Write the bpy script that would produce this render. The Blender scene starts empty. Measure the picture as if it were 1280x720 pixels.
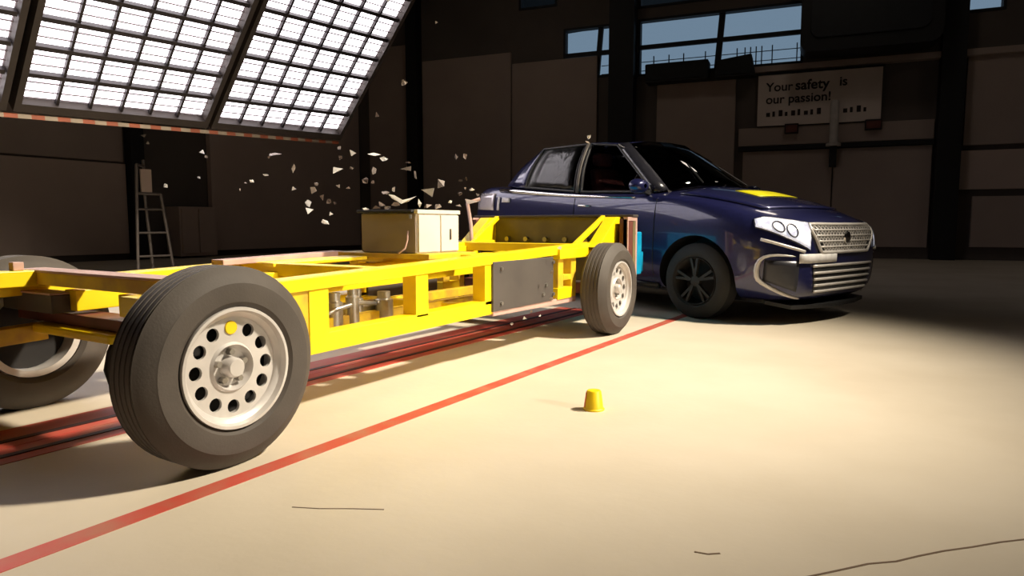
import bpy, bmesh, math, random
from mathutils import Vector, Matrix
from mathutils.bvhtree import BVHTree

random.seed(11)
PI = math.pi
scene = bpy.context.scene
COL = scene.collection
R = math.radians

# ------------------------------------------------------------------ camera
cam_d = bpy.data.cameras.new('camera')
cam_d.sensor_width = 36.0
cam_d.lens = 36.0 * 850.0 / 1280.0
cam_d.clip_end = 200
cam = bpy.data.objects.new('camera', cam_d)
COL.objects.link(cam)
cam.location = (0, 0, 0.83)
cam.rotation_euler = (PI / 2 - math.atan(80 / 850), 0, R(31.7))
scene.camera = cam

# ------------------------------------------------------------------ world, lights, exposure
scene.view_settings.view_transform = 'Standard'
scene.view_settings.look = 'None'
scene.view_settings.gamma = 1.0
scene.view_settings.exposure = 0.0
scene.view_settings.use_curve_mapping = False

world = bpy.data.worlds.new('world')
scene.world = world
world.use_nodes = True
wn = world.node_tree.nodes['Background']
wn.inputs[0].default_value = (0.62, 0.80, 1.0, 1)      # overcast daylight seen through the high windows
wn.inputs[1].default_value = 0.40

def spot(name, loc, target, watts, cone, blend, radius, color):
    d = bpy.data.lights.new(name, 'SPOT')
    d.energy = watts; d.spot_size = R(cone); d.spot_blend = blend
    d.shadow_soft_size = radius; d.color = color
    o = bpy.data.objects.new(name, d)
    COL.objects.link(o)
    o.location = loc
    o.rotation_euler = (Vector(target) - Vector(loc)).to_track_quat('-Z', 'Y').to_euler()
    return o

spot('flood_key', (4.3, 6.3, 8.0), (-4.2, 3.2, 0), 11500, 50, 1.0, 0.45, (1.0, 0.88, 0.69))
spot('flood_side', (5.6, 2.5, 2.3), (-2.3, 3.1, 0.45), 2100, 26, 1.0, 0.35, (1.0, 0.88, 0.70))
def wall_fill(loc, watts):  # added fill lights without fixtures, to brighten the dark walls
    d = bpy.data.lights.new('wall_fill', 'AREA'); d.shape = 'DISK'; d.size = 0.9; d.energy = watts; d.color = (1.0, 0.86, 0.74)
    o = bpy.data.objects.new('wall_fill', d); COL.objects.link(o); o.location = loc
for loc in ((-11.5, 6.0, 8.4), (-9.0, 13.0, 8.4), (-1.5, 14.5, 8.4), (5.0, 14.5, 8.4)):
    wall_fill(loc, 13)
BANK = 4.2          # emission of the lamp bank cells

# ------------------------------------------------------------------ materials
def mat(name, col, rough=0.5, metal=0.0, col2=None, scale=6.0, bump=0.0, bscale=60.0, coat=0.0,
        emit=None, estr=0.0, rvar=0.0, detail=4.0, lo=0.35, hi=0.65, spec=0.5):
    m = bpy.data.materials.new(name); m.use_nodes = True
    nt = m.node_tree; b = nt.nodes['Principled BSDF']
    b.inputs['Base Color'].default_value = (*col, 1)
    b.inputs['Roughness'].default_value = rough
    b.inputs['Metallic'].default_value = metal
    b.inputs['Coat Weight'].default_value = coat
    b.inputs['Coat Roughness'].default_value = 0.06
    b.inputs['Specular IOR Level'].default_value = spec
    tc = nt.nodes.new('ShaderNodeTexCoord')
    if col2 is None:
        col2 = tuple(c * 0.8 for c in col)
    n = nt.nodes.new('ShaderNodeTexNoise'); n.inputs['Scale'].default_value = scale; n.inputs['Detail'].default_value = detail
    nt.links.new(tc.outputs['Object'], n.inputs['Vector'])
    r = nt.nodes.new('ShaderNodeMapRange'); r.inputs[1].default_value = lo; r.inputs[2].default_value = hi
    nt.links.new(n.outputs['Fac'], r.inputs[0])
    mx = nt.nodes.new('ShaderNodeMix'); mx.data_type = 'RGBA'
    mx.inputs[6].default_value = (*col, 1); mx.inputs[7].default_value = (*col2, 1)
    nt.links.new(r.outputs[0], mx.inputs[0]); nt.links.new(mx.outputs[2], b.inputs['Base Color'])
    if rvar:
        rr = nt.nodes.new('ShaderNodeMapRange'); rr.inputs[3].default_value = max(0, rough - rvar); rr.inputs[4].default_value = min(1, rough + rvar)
        nt.links.new(n.outputs['Fac'], rr.inputs[0]); nt.links.new(rr.outputs[0], b.inputs['Roughness'])
    if bump:
        n2 = nt.nodes.new('ShaderNodeTexNoise'); n2.inputs['Scale'].default_value = bscale; n2.inputs['Detail'].default_value = 5
        nt.links.new(tc.outputs['Object'], n2.inputs['Vector'])
        bp = nt.nodes.new('ShaderNodeBump'); bp.inputs['Strength'].default_value = bump; bp.inputs['Distance'].default_value = 0.02
        nt.links.new(n2.outputs['Fac'], bp.inputs['Height']); nt.links.new(bp.outputs['Normal'], b.inputs['Normal'])
    if emit:
        b.inputs['Emission Color'].default_value = (*emit, 1); b.inputs['Emission Strength'].default_value = estr
    return m

def glass(name, col, alpha, rough=0.03, wave=0):
    m = bpy.data.materials.new(name); m.use_nodes = True
    nt = m.node_tree; nt.nodes.remove(nt.nodes['Principled BSDF'])
    out = nt.nodes['Material Output']
    t = nt.nodes.new('ShaderNodeBsdfTransparent'); t.inputs[0].default_value = (*col, 1)
    g = nt.nodes.new('ShaderNodeBsdfGlossy'); g.inputs['Roughness'].default_value = rough
    nz = nt.nodes.new('ShaderNodeTexNoise'); nz.inputs['Scale'].default_value = 3.0
    if wave:
        nz.inputs['Scale'].default_value = wave; nz.inputs['Distortion'].default_value = 1.5
        tcn = nt.nodes.new('ShaderNodeTexCoord'); nt.links.new(tcn.outputs['Object'], nz.inputs['Vector'])
        bp = nt.nodes.new('ShaderNodeBump'); bp.inputs['Strength'].default_value = 0.5; bp.inputs['Distance'].default_value = 0.06
        nt.links.new(nz.outputs['Fac'], bp.inputs['Height']); nt.links.new(bp.outputs['Normal'], g.inputs['Normal'])
    lw = nt.nodes.new('ShaderNodeFresnel'); lw.inputs[0].default_value = 1.5
    ad = nt.nodes.new('ShaderNodeMath'); ad.operation = 'MULTIPLY_ADD'; ad.inputs[1].default_value = 1.0; ad.inputs[2].default_value = alpha
    nt.links.new(lw.outputs[0], ad.inputs[0])
    mx = nt.nodes.new('ShaderNodeMixShader')
    nt.links.new(ad.outputs[0], mx.inputs[0]); nt.links.new(t.outputs[0], mx.inputs[1]); nt.links.new(g.outputs[0], mx.inputs[2])
    nt.links.new(mx.outputs[0], out.inputs['Surface'])
    return m

M = {}
M['floor'] = mat('floor_concrete', (0.66, 0.585, 0.47), 0.55, col2=(0.57, 0.495, 0.385), scale=0.9, bump=0.05, bscale=25, rvar=0.15, detail=8)
M['red_paint'] = mat('red_floor_paint', (0.50, 0.075, 0.05), 0.5, col2=(0.42, 0.16, 0.10), scale=7, detail=6, lo=0.45, hi=0.75)
M['rail_steel'] = mat('dark_rail_steel', (0.05, 0.015, 0.012), 0.5, 0.3, scale=12)
M['crack'] = mat('crack', (0.17, 0.11, 0.07), 0.9)
M['wall_dark'] = mat('wall_dark', (0.13, 0.105, 0.092), 0.85, col2=(0.11, 0.09, 0.08), scale=0.7)
M['wall_panel'] = mat('wall_panel_brown', (0.42, 0.335, 0.29), 0.8, col2=(0.38, 0.30, 0.26), scale=0.8)
M['wall_panel2'] = mat('wall_panel_grey', (0.55, 0.43, 0.37), 0.8, col2=(0.50, 0.39, 0.335), scale=0.8)
M['black'] = mat('black_steel', (0.008, 0.008, 0.009), 0.6, scale=5)
M['ceiling'] = mat('ceiling_dark', (0.012, 0.012, 0.013), 0.9)
M['window_frame'] = mat('window_frame_dark', (0.010, 0.012, 0.016), 0.6)
M['glass'] = glass('window_glass', (0.8, 0.86, 0.9), 0.0)
M['rail_out'] = mat('balcony_rail_steel', (0.02, 0.025, 0.03), 0.6)
M['sign'] = mat('banner_cloth', (0.78, 0.67, 0.60), 0.8, col2=(0.72, 0.61, 0.54), scale=1.5)
M['sign_ink'] = mat('banner_ink', (0.03, 0.016, 0.014), 0.8)
M['white_post'] = mat('white_post', (0.6, 0.55, 0.5), 0.6)
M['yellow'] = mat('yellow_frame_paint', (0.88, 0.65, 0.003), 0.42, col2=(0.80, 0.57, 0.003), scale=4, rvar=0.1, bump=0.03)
M['yellow_dull'] = mat('yellow_dull_paint', (0.72, 0.50, 0.01), 0.5, col2=(0.50, 0.30, 0.03), scale=9)  # browner, blotchier yellow than the main frame paint
M['rubber'] = mat('tyre_rubber', (0.062, 0.051, 0.043), 0.7, col2=(0.080, 0.067, 0.057), scale=5, bump=0.06, bscale=120)
M['car_rubber'] = mat('car_tyre_rubber', (0.020, 0.019, 0.018), 0.8, scale=8, bump=0.05)
M['silver'] = mat('wheel_silver_paint', (0.66, 0.63, 0.61), 0.38, 0.25, col2=(0.56, 0.53, 0.51), scale=9, rvar=0.1)
M['hole'] = mat('wheel_hub_dark', (0.012, 0.010, 0.010), 0.8)
M['steel'] = mat('bare_steel', (0.45, 0.43, 0.40), 0.35, 0.85, col2=(0.32, 0.30, 0.27), scale=14)
M['plate_grey'] = mat('grey_plate', (0.085, 0.074, 0.066), 0.55, 0.2, col2=(0.07, 0.06, 0.055), scale=4)
M['plate_green'] = mat('barrier_back_plate', (0.20, 0.17, 0.075), 0.6, 0.1, col2=(0.14, 0.12, 0.06), scale=5)
M['brown'] = mat('brown_red_steel', (0.16, 0.045, 0.030), 0.6, col2=(0.11, 0.035, 0.025), scale=8)
M['pink'] = mat('pink_edge', (0.52, 0.33, 0.28), 0.6)  # also paints the highlights along the rear beams' top edges
M['honeycomb'] = mat('blue_honeycomb', (0.01, 0.36, 0.62), 0.45, col2=(0.0, 0.28, 0.55), scale=10)
M['cabinet'] = mat('cabinet_cream', (0.60, 0.55, 0.47), 0.55, col2=(0.54, 0.49, 0.41), scale=3)
M['cabinet_shade'] = mat('cabinet_cream_shaded', (0.25, 0.205, 0.165), 0.6, col2=(0.22, 0.18, 0.145), scale=3)  # cabinet cream darkened to paint the shaded rear face
M['cable'] = mat('black_cable', (0.012, 0.011, 0.011), 0.5)
M['cone_yellow'] = mat('cone_yellow', (0.88, 0.62, 0.006), 0.45, scale=8)
M['cone_shade'] = mat('cone_shaded_side', (0.62, 0.12, 0.02), 0.5, scale=8)  # shade on the marker's left side, put into the colour
M['lamp'] = mat('lamp_tube', (0.9, 0.9, 0.9), 0.5, emit=(1.0, 0.93, 0.98), estr=BANK)
M['lamp_grid'] = mat('lamp_grid_steel', (0.03, 0.024, 0.026), 0.5, 0.4, scale=8)
M['lamp_back'] = mat('lamp_reflector', (0.55, 0.50, 0.52), 0.4, 0.3)
M['lamp_frame'] = mat('lamp_frame_brown', (0.045, 0.034, 0.028), 0.6, 0.2, scale=5)
M['tape_red'] = mat('tape_red', (0.50, 0.13, 0.06), 0.6)
M['tape_white'] = mat('tape_white', (0.50, 0.40, 0.30), 0.6)
M['frame_grey'] = mat('stand_grey_tube', (0.20, 0.17, 0.16), 0.5, 0.3)
M['paint'] = mat('car_blue_paint', (0.013, 0.015, 0.070), 0.30, 0.35, col2=(0.016, 0.018, 0.085), scale=40, coat=1.0)
M['black_trim'] = mat('car_black_trim', (0.010, 0.010, 0.011), 0.5)
M['pillar'] = mat('car_pillar_dark', (0.022, 0.022, 0.030), 0.25, 0.2, coat=0.6)
M['car_glass'] = glass('car_tinted_glass', (0.22, 0.22, 0.23), 0.03)
M['rear_glass'] = glass('car_dark_rear_glass', (0.10, 0.09, 0.085), 0.02, 0.3, 3.0)
M['chrome'] = mat('chrome', (0.78, 0.77, 0.76), 0.14, 1.0)
M['lens'] = mat('headlamp_lens', (0.92, 0.92, 0.96), 0.25, 0.0, col2=(0.34, 0.34, 0.46), scale=13, coat=1.0, emit=(0.85, 0.86, 1.0), estr=0.55, bump=0.5, bscale=18, lo=0.42, hi=0.58)  # glow added to stand for lamp light reflected in the lens
M['lens_dark'] = mat('headlamp_bezel', (0.05, 0.05, 0.06), 0.3, 0.4)
M['plate_white'] = mat('plate_white', (0.72, 0.70, 0.70), 0.5, scale=14)
M['sticker'] = mat('sticker_yellow', (0.80, 0.74, 0.0), 0.5)
M['seat'] = mat('seat_dark_red', (0.11, 0.020, 0.022), 0.85, scale=8)
M['alloy_dark'] = mat('dark_alloy', (0.035, 0.032, 0.03), 0.6, 0.3)
M['louvre'] = mat('lamp_louvre_wire', (0.25, 0.20, 0.22), 0.5, 0.3)
M['skin'] = mat('dummy_tan', (0.42, 0.22, 0.13), 0.6)
M['interior'] = mat('cabin_dark', (0.018, 0.014, 0.014), 0.9)
M['tail'] = mat('tail_lamp', (0.75, 0.70, 0.76), 0.15, 0.3, coat=1.0)
M['shard0'] = mat('shard_brown', (0.12, 0.08, 0.06), 0.6)
M['shard1'] = mat('shard_grey', (0.34, 0.28, 0.24), 0.5)
M['shard2'] = mat('shard_white', (0.88, 0.86, 0.83), 0.4)

# ------------------------------------------------------------------ mesh helpers
class MB:
    def __init__(s):
        s.v = []; s.f = []
    def add(s, vs, fs):
        o = len(s.v); s.v += [tuple(p) for p in vs]; s.f += [tuple(i + o for i in f) for f in fs]
        return s
    def hexa(s, p):          # 8 points: bottom ring 0-3, top ring 4-7
        return s.add(p, [(3, 2, 1, 0), (4, 5, 6, 7), (0, 1, 5, 4), (1, 2, 6, 5), (2, 3, 7, 6), (3, 0, 4, 7)])
    def box(s, x0, x1, y0, y1, z0, z1):
        return s.hexa([(x0, y0, z0), (x1, y0, z0), (x1, y1, z0), (x0, y1, z0), (x0, y0, z1), (x1, y0, z1), (x1, y1, z1), (x0, y1, z1)])
    def obox(s, c, ax, ay, az):      # centre and three half-axis vectors
        c = Vector(c); ax = Vector(ax); ay = Vector(ay); az = Vector(az)
        return s.hexa([c - ax - ay - az, c + ax - ay - az, c + ax + ay - az, c - ax + ay - az,
                       c - ax - ay + az, c + ax - ay + az, c + ax + ay + az, c - ax + ay + az])
    def beam(s, p, q, w, h, up=(0, 0, 1)):
        p = Vector(p); q = Vector(q); d = (q - p)
        side = d.cross(Vector(up)).normalized(); u = side.cross(d).normalized()
        return s.obox((p + q) / 2, side * w / 2, d / 2, u * h / 2)
    def prism(s, poly, ext):         # closed polygon of 3d points, extruded by a vector
        n = len(poly); e = Vector(ext); a = [Vector(p) for p in poly]
        vs = a + [p + e for p in a]
        fs = [tuple(range(n - 1, -1, -1)), tuple(range(n, 2 * n))] + [(i, (i + 1) % n, (i + 1) % n + n, i + n) for i in range(n)]
        return s.add(vs, fs)
    def tube(s, pts, r, n=8, closed=False):
        P = [Vector(p) for p in pts]; L = len(P); vs = []; fs = []
        rs = r if isinstance(r, (list, tuple)) else [r] * L
        ref = None
        for i in range(L):
            a = P[i - 1] if (i or closed) else P[i]; b = P[(i + 1) % L] if (i < L - 1 or closed) else P[i]
            d = (b - a).normalized()
            if ref is None: ref = d.orthogonal().normalized()
            x = (ref - d * ref.dot(d)).normalized(); ref = x; y = d.cross(x)
            for k in range(n):
                t = 2 * PI * k / n
                vs.append(P[i] + (x * math.cos(t) + y * math.sin(t)) * rs[i])
        for i in range(L if closed else L - 1):
            j = (i + 1) % L
            for k in range(n):
                k2 = (k + 1) % n
                fs.append((i * n + k, i * n + k2, j * n + k2, j * n + k))
        if not closed:
            fs.append(tuple(range(n - 1, -1, -1))); fs.append(tuple((L - 1) * n + k for k in range(n)))
        return s.add(vs, fs)
    def lathe(s, prof, c, axis='X', n=48, sgn=1, closed=True):   # prof: (along axis, radius)
        vs = []; fs = []; L = len(prof)
        for a, r in prof:
            for k in range(n):
                t = 2 * PI * k / n; p = r * math.cos(t); q = r * math.sin(t)
                if axis == 'X': vs.append((c[0] + sgn * a, c[1] + p, c[2] + q))
                elif axis == 'Y': vs.append((c[0] + p, c[1] + sgn * a, c[2] + q))
                else: vs.append((c[0] + p, c[1] + q, c[2] + a))
        for i in range(L if closed else L - 1):
            j = (i + 1) % L
            for k in range(n):
                k2 = (k + 1) % n
                f = (i * n + k, j * n + k, j * n + k2, i * n + k2)
                fs.append(f)
        return s.add(vs, fs)
    def grid(s, rows, closed=False):
        nr = len(rows); nc = len(rows[0]); vs = [p for r in rows for p in r]; fs = []
        for i in range(nr - 1):
            for j in range(nc if closed else nc - 1):
                j2 = (j + 1) % nc
                fs.append((i * nc + j, i * nc + j2, (i + 1) * nc + j2, (i + 1) * nc + j))
        return s.add(vs, fs)
    def build(s, name, m, parent=None, bevel=0.0, smooth=False, solid=0.0, sub=0, origin=None, auto=None, fix=True):
        me = bpy.data.meshes.new(name)
        base = parent_world(parent)
        off = Vector(origin) if origin is not None else base
        me.from_pydata([tuple(Vector(p) - off) for p in s.v], [], s.f)
        if fix:
            bm = bmesh.new(); bm.from_mesh(me); bmesh.ops.recalc_face_normals(bm, faces=bm.faces); bm.to_mesh(me); bm.free()
        me.materials.append(m)
        o = bpy.data.objects.new(name, me); COL.objects.link(o)
        o.location = off - base
        if parent is not None: o.parent = parent
        WORLD[o.name] = off
        if smooth:
            me.polygons.foreach_set('use_smooth', [True] * len(me.polygons))
            if auto:
                me.set_sharp_from_angle(angle=R(auto))
        if solid:
            k = o.modifiers.new('solid', 'SOLIDIFY'); k.thickness = solid; k.offset = 0
        if sub:
            k = o.modifiers.new('sub', 'SUBSURF'); k.levels = sub; k.render_levels = sub
        if bevel:
            k = o.modifiers.new('bevel', 'BEVEL'); k.width = bevel; k.segments = 2; k.limit_method = 'ANGLE'
        return o

WORLD = {}
def parent_world(p):
    """translation that child vertices (given in the builder's coordinates) are stored relative to"""
    if p is None: return Vector((0, 0, 0))
    if p.name in WORLD: return WORLD[p.name]
    return Vector((0, 0, 0))
def empty(name, loc, label=None, cat=None, group=None, rot=(0, 0, 0)):
    o = bpy.data.objects.new(name, None); COL.objects.link(o)
    o.location = loc; o.rotation_euler = rot; o.empty_display_size = 0.2
    WORLD[o.name] = Vector(loc)
    tag(o, label, cat, group)
    return o
def tag(o, label=None, cat=None, group=None, kind=None):
    if label: o['label'] = label
    if cat: o['category'] = cat
    if group: o['group'] = group
    if kind: o['kind'] = kind
    return o
def struct(o, label=None, cat=None):
    o['kind'] = 'structure'
    tag(o, label, cat)
    return o
def inst(src, name, parent, loc=None, rot=None):
    c = bpy.data.objects.new(name, src.data); COL.objects.link(c); c.parent = parent
    for md in src.modifiers:
        k = c.modifiers.new(md.name, md.type)
        if md.type == 'BEVEL': k.width = md.width; k.segments = md.segments; k.limit_method = md.limit_method
    if loc is not None: c.location = loc
    if rot is not None: c.rotation_euler = rot
    return c
def evaluated(o):
    dg = bpy.context.evaluated_depsgraph_get(); dg.update()
    return bpy.data.meshes.new_from_object(o.evaluated_get(dg))

# ================================================================== the hall
fl = MB().box(-19, 13, -9, 27, -0.12, 0.0).build('floor', M['floor']); struct(fl)
ce = MB().box(-19, 13, -9, 27, 9.0, 9.2).build('ceiling', M['ceiling']); struct(ce)
wl = MB().box(-16.3, -16.0, -9, 27, 0, 9).build('wall_left', M['wall_dark']); struct(wl)
wr = MB().box(10.0, 10.3, -9, 27, 0, 9).build('wall_right', M['wall_dark']); struct(wr)
wf = MB().box(-19, 13, -8.3, -8.0, 0, 9).build('wall_front', M['wall_dark']); struct(wf)
# floor cracks
def crack(pts, w):
    m = MB()
    for a, b in zip(pts[:-1], pts[1:]):
        m.beam((a[0], a[1], 0.0006), (b[0], b[1], 0.0006), w, 0.0012)
    return m.build('floor_crack', M['crack'], fl)
crack([(-0.219, 1.665), (-0.167, 1.728), (-0.096, 1.817), (-0.038, 1.867), (0.011, 1.931), (0.063, 1.993), (0.125, 2.056), (0.188, 2.126), (0.253, 2.188)], 0.006)
crack([(-1.566, 1.304), (-1.488, 1.339), (-1.408, 1.388), (-1.324, 1.433)], 0.004)
crack([(-0.477, 1.654), (-0.444, 1.66), (-0.419, 1.68)], 0.006)
# ceiling girders
for k, y in enumerate((2.0, 8.0, 14.0)):
    g = MB().box(-16, 10, y - 0.12, y + 0.12, 8.55, 9.0).box(-16, 10, y - 0.25, y + 0.25, 8.5, 8.55).build('girder', M['black'], ce)

# back wall: slightly skewed to the test track
WO = Vector((-10.6, 17.2, 0)); WE = Vector((0.9877, 0.1564, 0)); WN = Vector((0.1564, -0.9877, 0))
def bw(s, z, o=0.0):
    return WO + WE * s + Vector((0, 0, z)) + WN * o
def bwbox(m, s0, s1, z0, z1, o0, o1):
    return m.hexa([bw(s0, z0, o0), bw(s1, z0, o0), bw(s1, z0, o1), bw(s0, z0, o1), bw(s0, z1, o0), bw(s1, z1, o0), bw(s1, z1, o1), bw(s0, z1, o1)])
# window openings (s0, s1, z0, z1)
WINS = [(1.55, 2.98, 4.85, 6.25), (3.65, 7.75, 4.78, 6.27), (10.58, 11.88, 5.58, 6.9), (3.65, 7.75, 6.55, 7.9), (0.2, 1.35, 6.9, 7.9)]
m = MB()
ss = sorted(set([-6.5, 24.0] + [w[0] for w in WINS] + [w[1] for w in WINS]))
zs = sorted(set([0.0, 9.0] + [w[2] for w in WINS] + [w[3] for w in WINS]))
for i in range(len(ss) - 1):
    for j in range(len(zs) - 1):
        sc = (ss[i] + ss[i + 1]) / 2; zc = (zs[j] + zs[j + 1]) / 2
        if any(w[0] < sc < w[1] and w[2] < zc < w[3] for w in WINS): continue
        bwbox(m, ss[i], ss[i + 1], zs[j], zs[j + 1], -0.25, 0.0)
wb = m.build('wall_back', M['wall_dark']); struct(wb)
# wall panels told apart in the dark
def wpanel(s0, s1, z0, z1, mt='wall_panel', o=0.10):
    return bwbox(MB(), s0, s1, z0, z1, 0.0, o).build('wall_panel', M[mt], wb, bevel=0.01)
wpanel(-2.95, -0.02, 0.06, 5.75); wpanel(0.02, 2.55, 0.06, 5.42)
wpanel(-4.9, -3.5, 0.06, 6.3)
wpanel(4.2, 6.2, 0.1, 4.5, 'wall_panel')
wpanel(6.42, 8.5, 0.28, 2.66, 'wall_panel'); wpanel(8.53, 10.6, 0.28, 2.66, 'wall_panel')
wpanel(6.3, 10.62, 2.80, 3.25, 'wall_panel')
wpanel(11.16, 12.8, 1.62, 2.5, 'wall_panel2'); wpanel(11.45, 12.8, 0.3, 1.46, 'wall_panel')
wpanel(11.2, 13.0, 2.62, 4.7, 'wall_panel')
bwbox(MB(), 6.3, 10.62, 2.68, 2.78, 0.0, 0.18).build('ledge', M['black'], wb)
bwbox(MB(), -3.38, -3.02, 0, 8.9, 0.0, 0.35).build('post', M['black'], wb)
bwbox(MB(), 10.65, 11.12, 0, 8.9, 0.0, 0.40).build('post', M['black'], wb)
bwbox(MB(), 2.95, 3.62, 0, 8.9, 0.0, 0.40).build('post', M['black'], wb)
bwbox(MB(), 6.28, 12.9, 4.60, 4.74, 0.0, 0.22).build('ledge', M['wall_panel'], wb)
# windows
def window(n, w, vbars, hbars):
    s0, s1, z0, z1 = w
    m = MB(); t = 0.06
    bwbox(m, s0, s0 + t, z0, z1, -0.2, 0.03); bwbox(m, s1 - t, s1, z0, z1, -0.2, 0.03)
    bwbox(m, s0 + t, s1 - t, z0, z0 + t, -0.2, 0.03); bwbox(m, s0 + t, s1 - t, z1 - t, z1, -0.2, 0.03)
    o = m.build('window_%d' % n, M['window_frame']); struct(o)
    for v, bw_, lean in vbars:
        mm = MB(); mm.beam(bw(v - lean, z0 + t, -0.06), bw(v + lean, z1 - t, -0.06), bw_, 0.10, up=WN); mm.build('mullion', M['window_frame'], o)
    for h, bh in hbars:
        bwbox(MB(), s0 + t, s1 - t, h - bh / 2, h + bh / 2, -0.11, -0.02).build('transom', M['window_frame'], o)
    vb = [s0 + t] + [v for v, _, _ in vbars] + [s1 - t]; hb = [z0 + t] + [h for h, _ in hbars] + [z1 - t]
    for i in range(len(vb) - 1):
        for j in range(len(hb) - 1):
            bwbox(MB(), vb[i], vb[i + 1], hb[j], hb[j + 1], -0.075, -0.065).build('pane', M['glass'], o)
    return o
window(1, WINS[0], [(2.56, 0.13, 0.05)], [(5.52, 0.12)])
window(2, WINS[1], [(5.76, 0.15, 0.05)], [(5.55, 0.11)])
window(3, WINS[2], [], [(6.3, 0.08)])
window(4, WINS[3], [(5.76, 0.15, 0.0)], [(7.2, 0.1)])
window(5, WINS[4], [], [(7.4, 0.08)])
# railing of the walkway outside, seen through the long window
rl = empty('walkway_railing', bw(5.7, 4.70, -0.9), 'dark thin walkway railing outside the long high window', 'railing')
for z in (4.95, 5.12, 5.36):
    MB().beam(bw(2.4, z, -0.9), bw(8.4, z, -0.9), 0.018, 0.018).build('rail', M['rail_out'], rl)
for s in (3.0, 3.9, 4.32, 4.72, 5.3, 6.12, 6.32, 6.46, 6.6, 6.74, 7.0, 7.6):
    MB().beam(bw(s, 4.70, -0.9), bw(s, 5.50, -0.9), 0.028, 0.028, up=WE).build('baluster', M['rail_out'], rl)
MB().hexa([bw(2.2, 4.60, -1.3), bw(8.6, 4.60, -1.3), bw(8.6, 4.60, -0.3), bw(2.2, 4.60, -0.3), bw(2.2, 4.70, -1.3), bw(8.6, 4.70, -1.3), bw(8.6, 4.70, -0.3), bw(2.2, 4.70, -0.3)]).build('walkway', M['rail_out'], rl)
# things standing on the ledge in front of the windows
def ledge_box(name, s0, s1, z0, z1, o0, o1, label, cat, tilt=0.0, mt='black'):
    e = empty(name, bw((s0 + s1) / 2, z0, (o0 + o1) / 2), label, cat)
    mm = MB(); mm.hexa([bw(s0, z0, o0), bw(s1, z0, o0), bw(s1, z0, o1), bw(s0, z0, o1), bw(s0, z1 - tilt, o0), bw(s1 - abs(tilt), z1, o0), bw(s1 - abs(tilt), z1, o1), bw(s0, z1 - tilt, o1)])
    mm.build('housing', M[mt], e, bevel=0.03)
    bwbox(MB(), s0 + 0.08, s1 - 0.14, z0 + 0.06, z0 + 0.12, o1, o1 + 0.02).build('vent', M['window_frame'], e)
    return e
ledge_box('equipment_case', 3.95, 5.55, 4.5, 4.98, 0.02, 0.5, 'long low black case on the brown panel below the long window', 'case')
ledge_box('equipment_case', 5.72, 6.68, 4.5, 5.02, 0.02, 0.5, 'short black case with a slanted top below the long window', 'case', 0.10)
# big dark duct hanging in front of the wall at the upper right
du = empty('ceiling_duct', bw(9.2, 4.80, 0.6), 'huge black ceiling duct with a rounded corner right of the long window', 'duct')
def rounded(s0, s1, z0, z1, r):
    pts = []
    for cx, cz, a0 in ((s0 + r, z0 + r, 180), (s1 - r, z0 + r, 270), (s1 - r, z1 - r, 0), (s0 + r, z1 - r, 90)):
        for k in range(5):
            a = R(a0 + 22.5 * k); pts.append((cx + r * math.cos(a), cz + r * math.sin(a)))
    return pts
MB().prism([bw(s, z, 0.25) for s, z in rounded(7.68, 10.55, 4.80, 8.4, 0.25)], WN * 0.8).build('duct_body', M['black'], du, smooth=True, auto=40)
MB().prism([bw(s, z, 1.05) for s, z in rounded(7.9, 10.3, 5.1, 8.2, 0.2)], WN * 0.04).build('cover', M['window_frame'], du)
for s in (8.2, 10.0):
    MB().tube([bw(s, 8.3, 0.6), bw(s, 9.0, 0.6)], 0.03).build('hanger', M['black'], du)
# banner
bn = empty('banner', bw(8.15, 3.30, 0.1), 'wide pale banner with two dark slogan lines on the dark back wall', 'banner')
bwbox(MB(), 6.74, 9.50, 3.28, 4.52, 0.12, 0.15).build('banner_cloth', M['sign'], bn)
bwbox(MB(), 6.70, 9.54, 4.52, 4.56, 0.08, 0.17).build('batten', M['black'], bn)
def text(body, s, z, size, name, parent, bold=0.0, mt='sign_ink'):
    cu = bpy.data.curves.new(name, 'FONT'); cu.body = body; cu.size = size; cu.extrude = 0.004; cu.offset = bold
    t = bpy.data.objects.new(name + '_tmp', cu); COL.objects.link(t)
    me = evaluated(t); COL.objects.unlink(t); bpy.data.objects.remove(t)
    me.materials.clear(); me.materials.append(M[mt])
    o = bpy.data.objects.new(name, me); COL.objects.link(o); o.parent = parent
    rot = Matrix((WE, Vector((0, 0, 1)), WN)).transposed().to_4x4()
    o.matrix_local = Matrix.Translation(bw(s, z, 0.156) - parent.location) @ rot
    return o
text('Your', 6.93, 4.12, 0.30, 'lettering', bn, 0.004)
text('safety', 7.60, 4.12, 0.33, 'lettering', bn, 0.007)
text('is', 8.58, 4.15, 0.30, 'lettering', bn, 0.006)
text('our passion!', 6.93, 3.82, 0.30, 'lettering', bn, 0.005)
for k in range(16):
    if k in (9, 10): continue
    s = 6.95 + k * 0.145; h = 0.10 + 0.05 * ((k * 7) % 3) / 2
    bwbox(MB(), s, s + (0.06 if k % 2 else 0.09), 3.50, 3.50 + h, 0.15, 0.156).build('print_mark', M['sign_ink'], bn)
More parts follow.
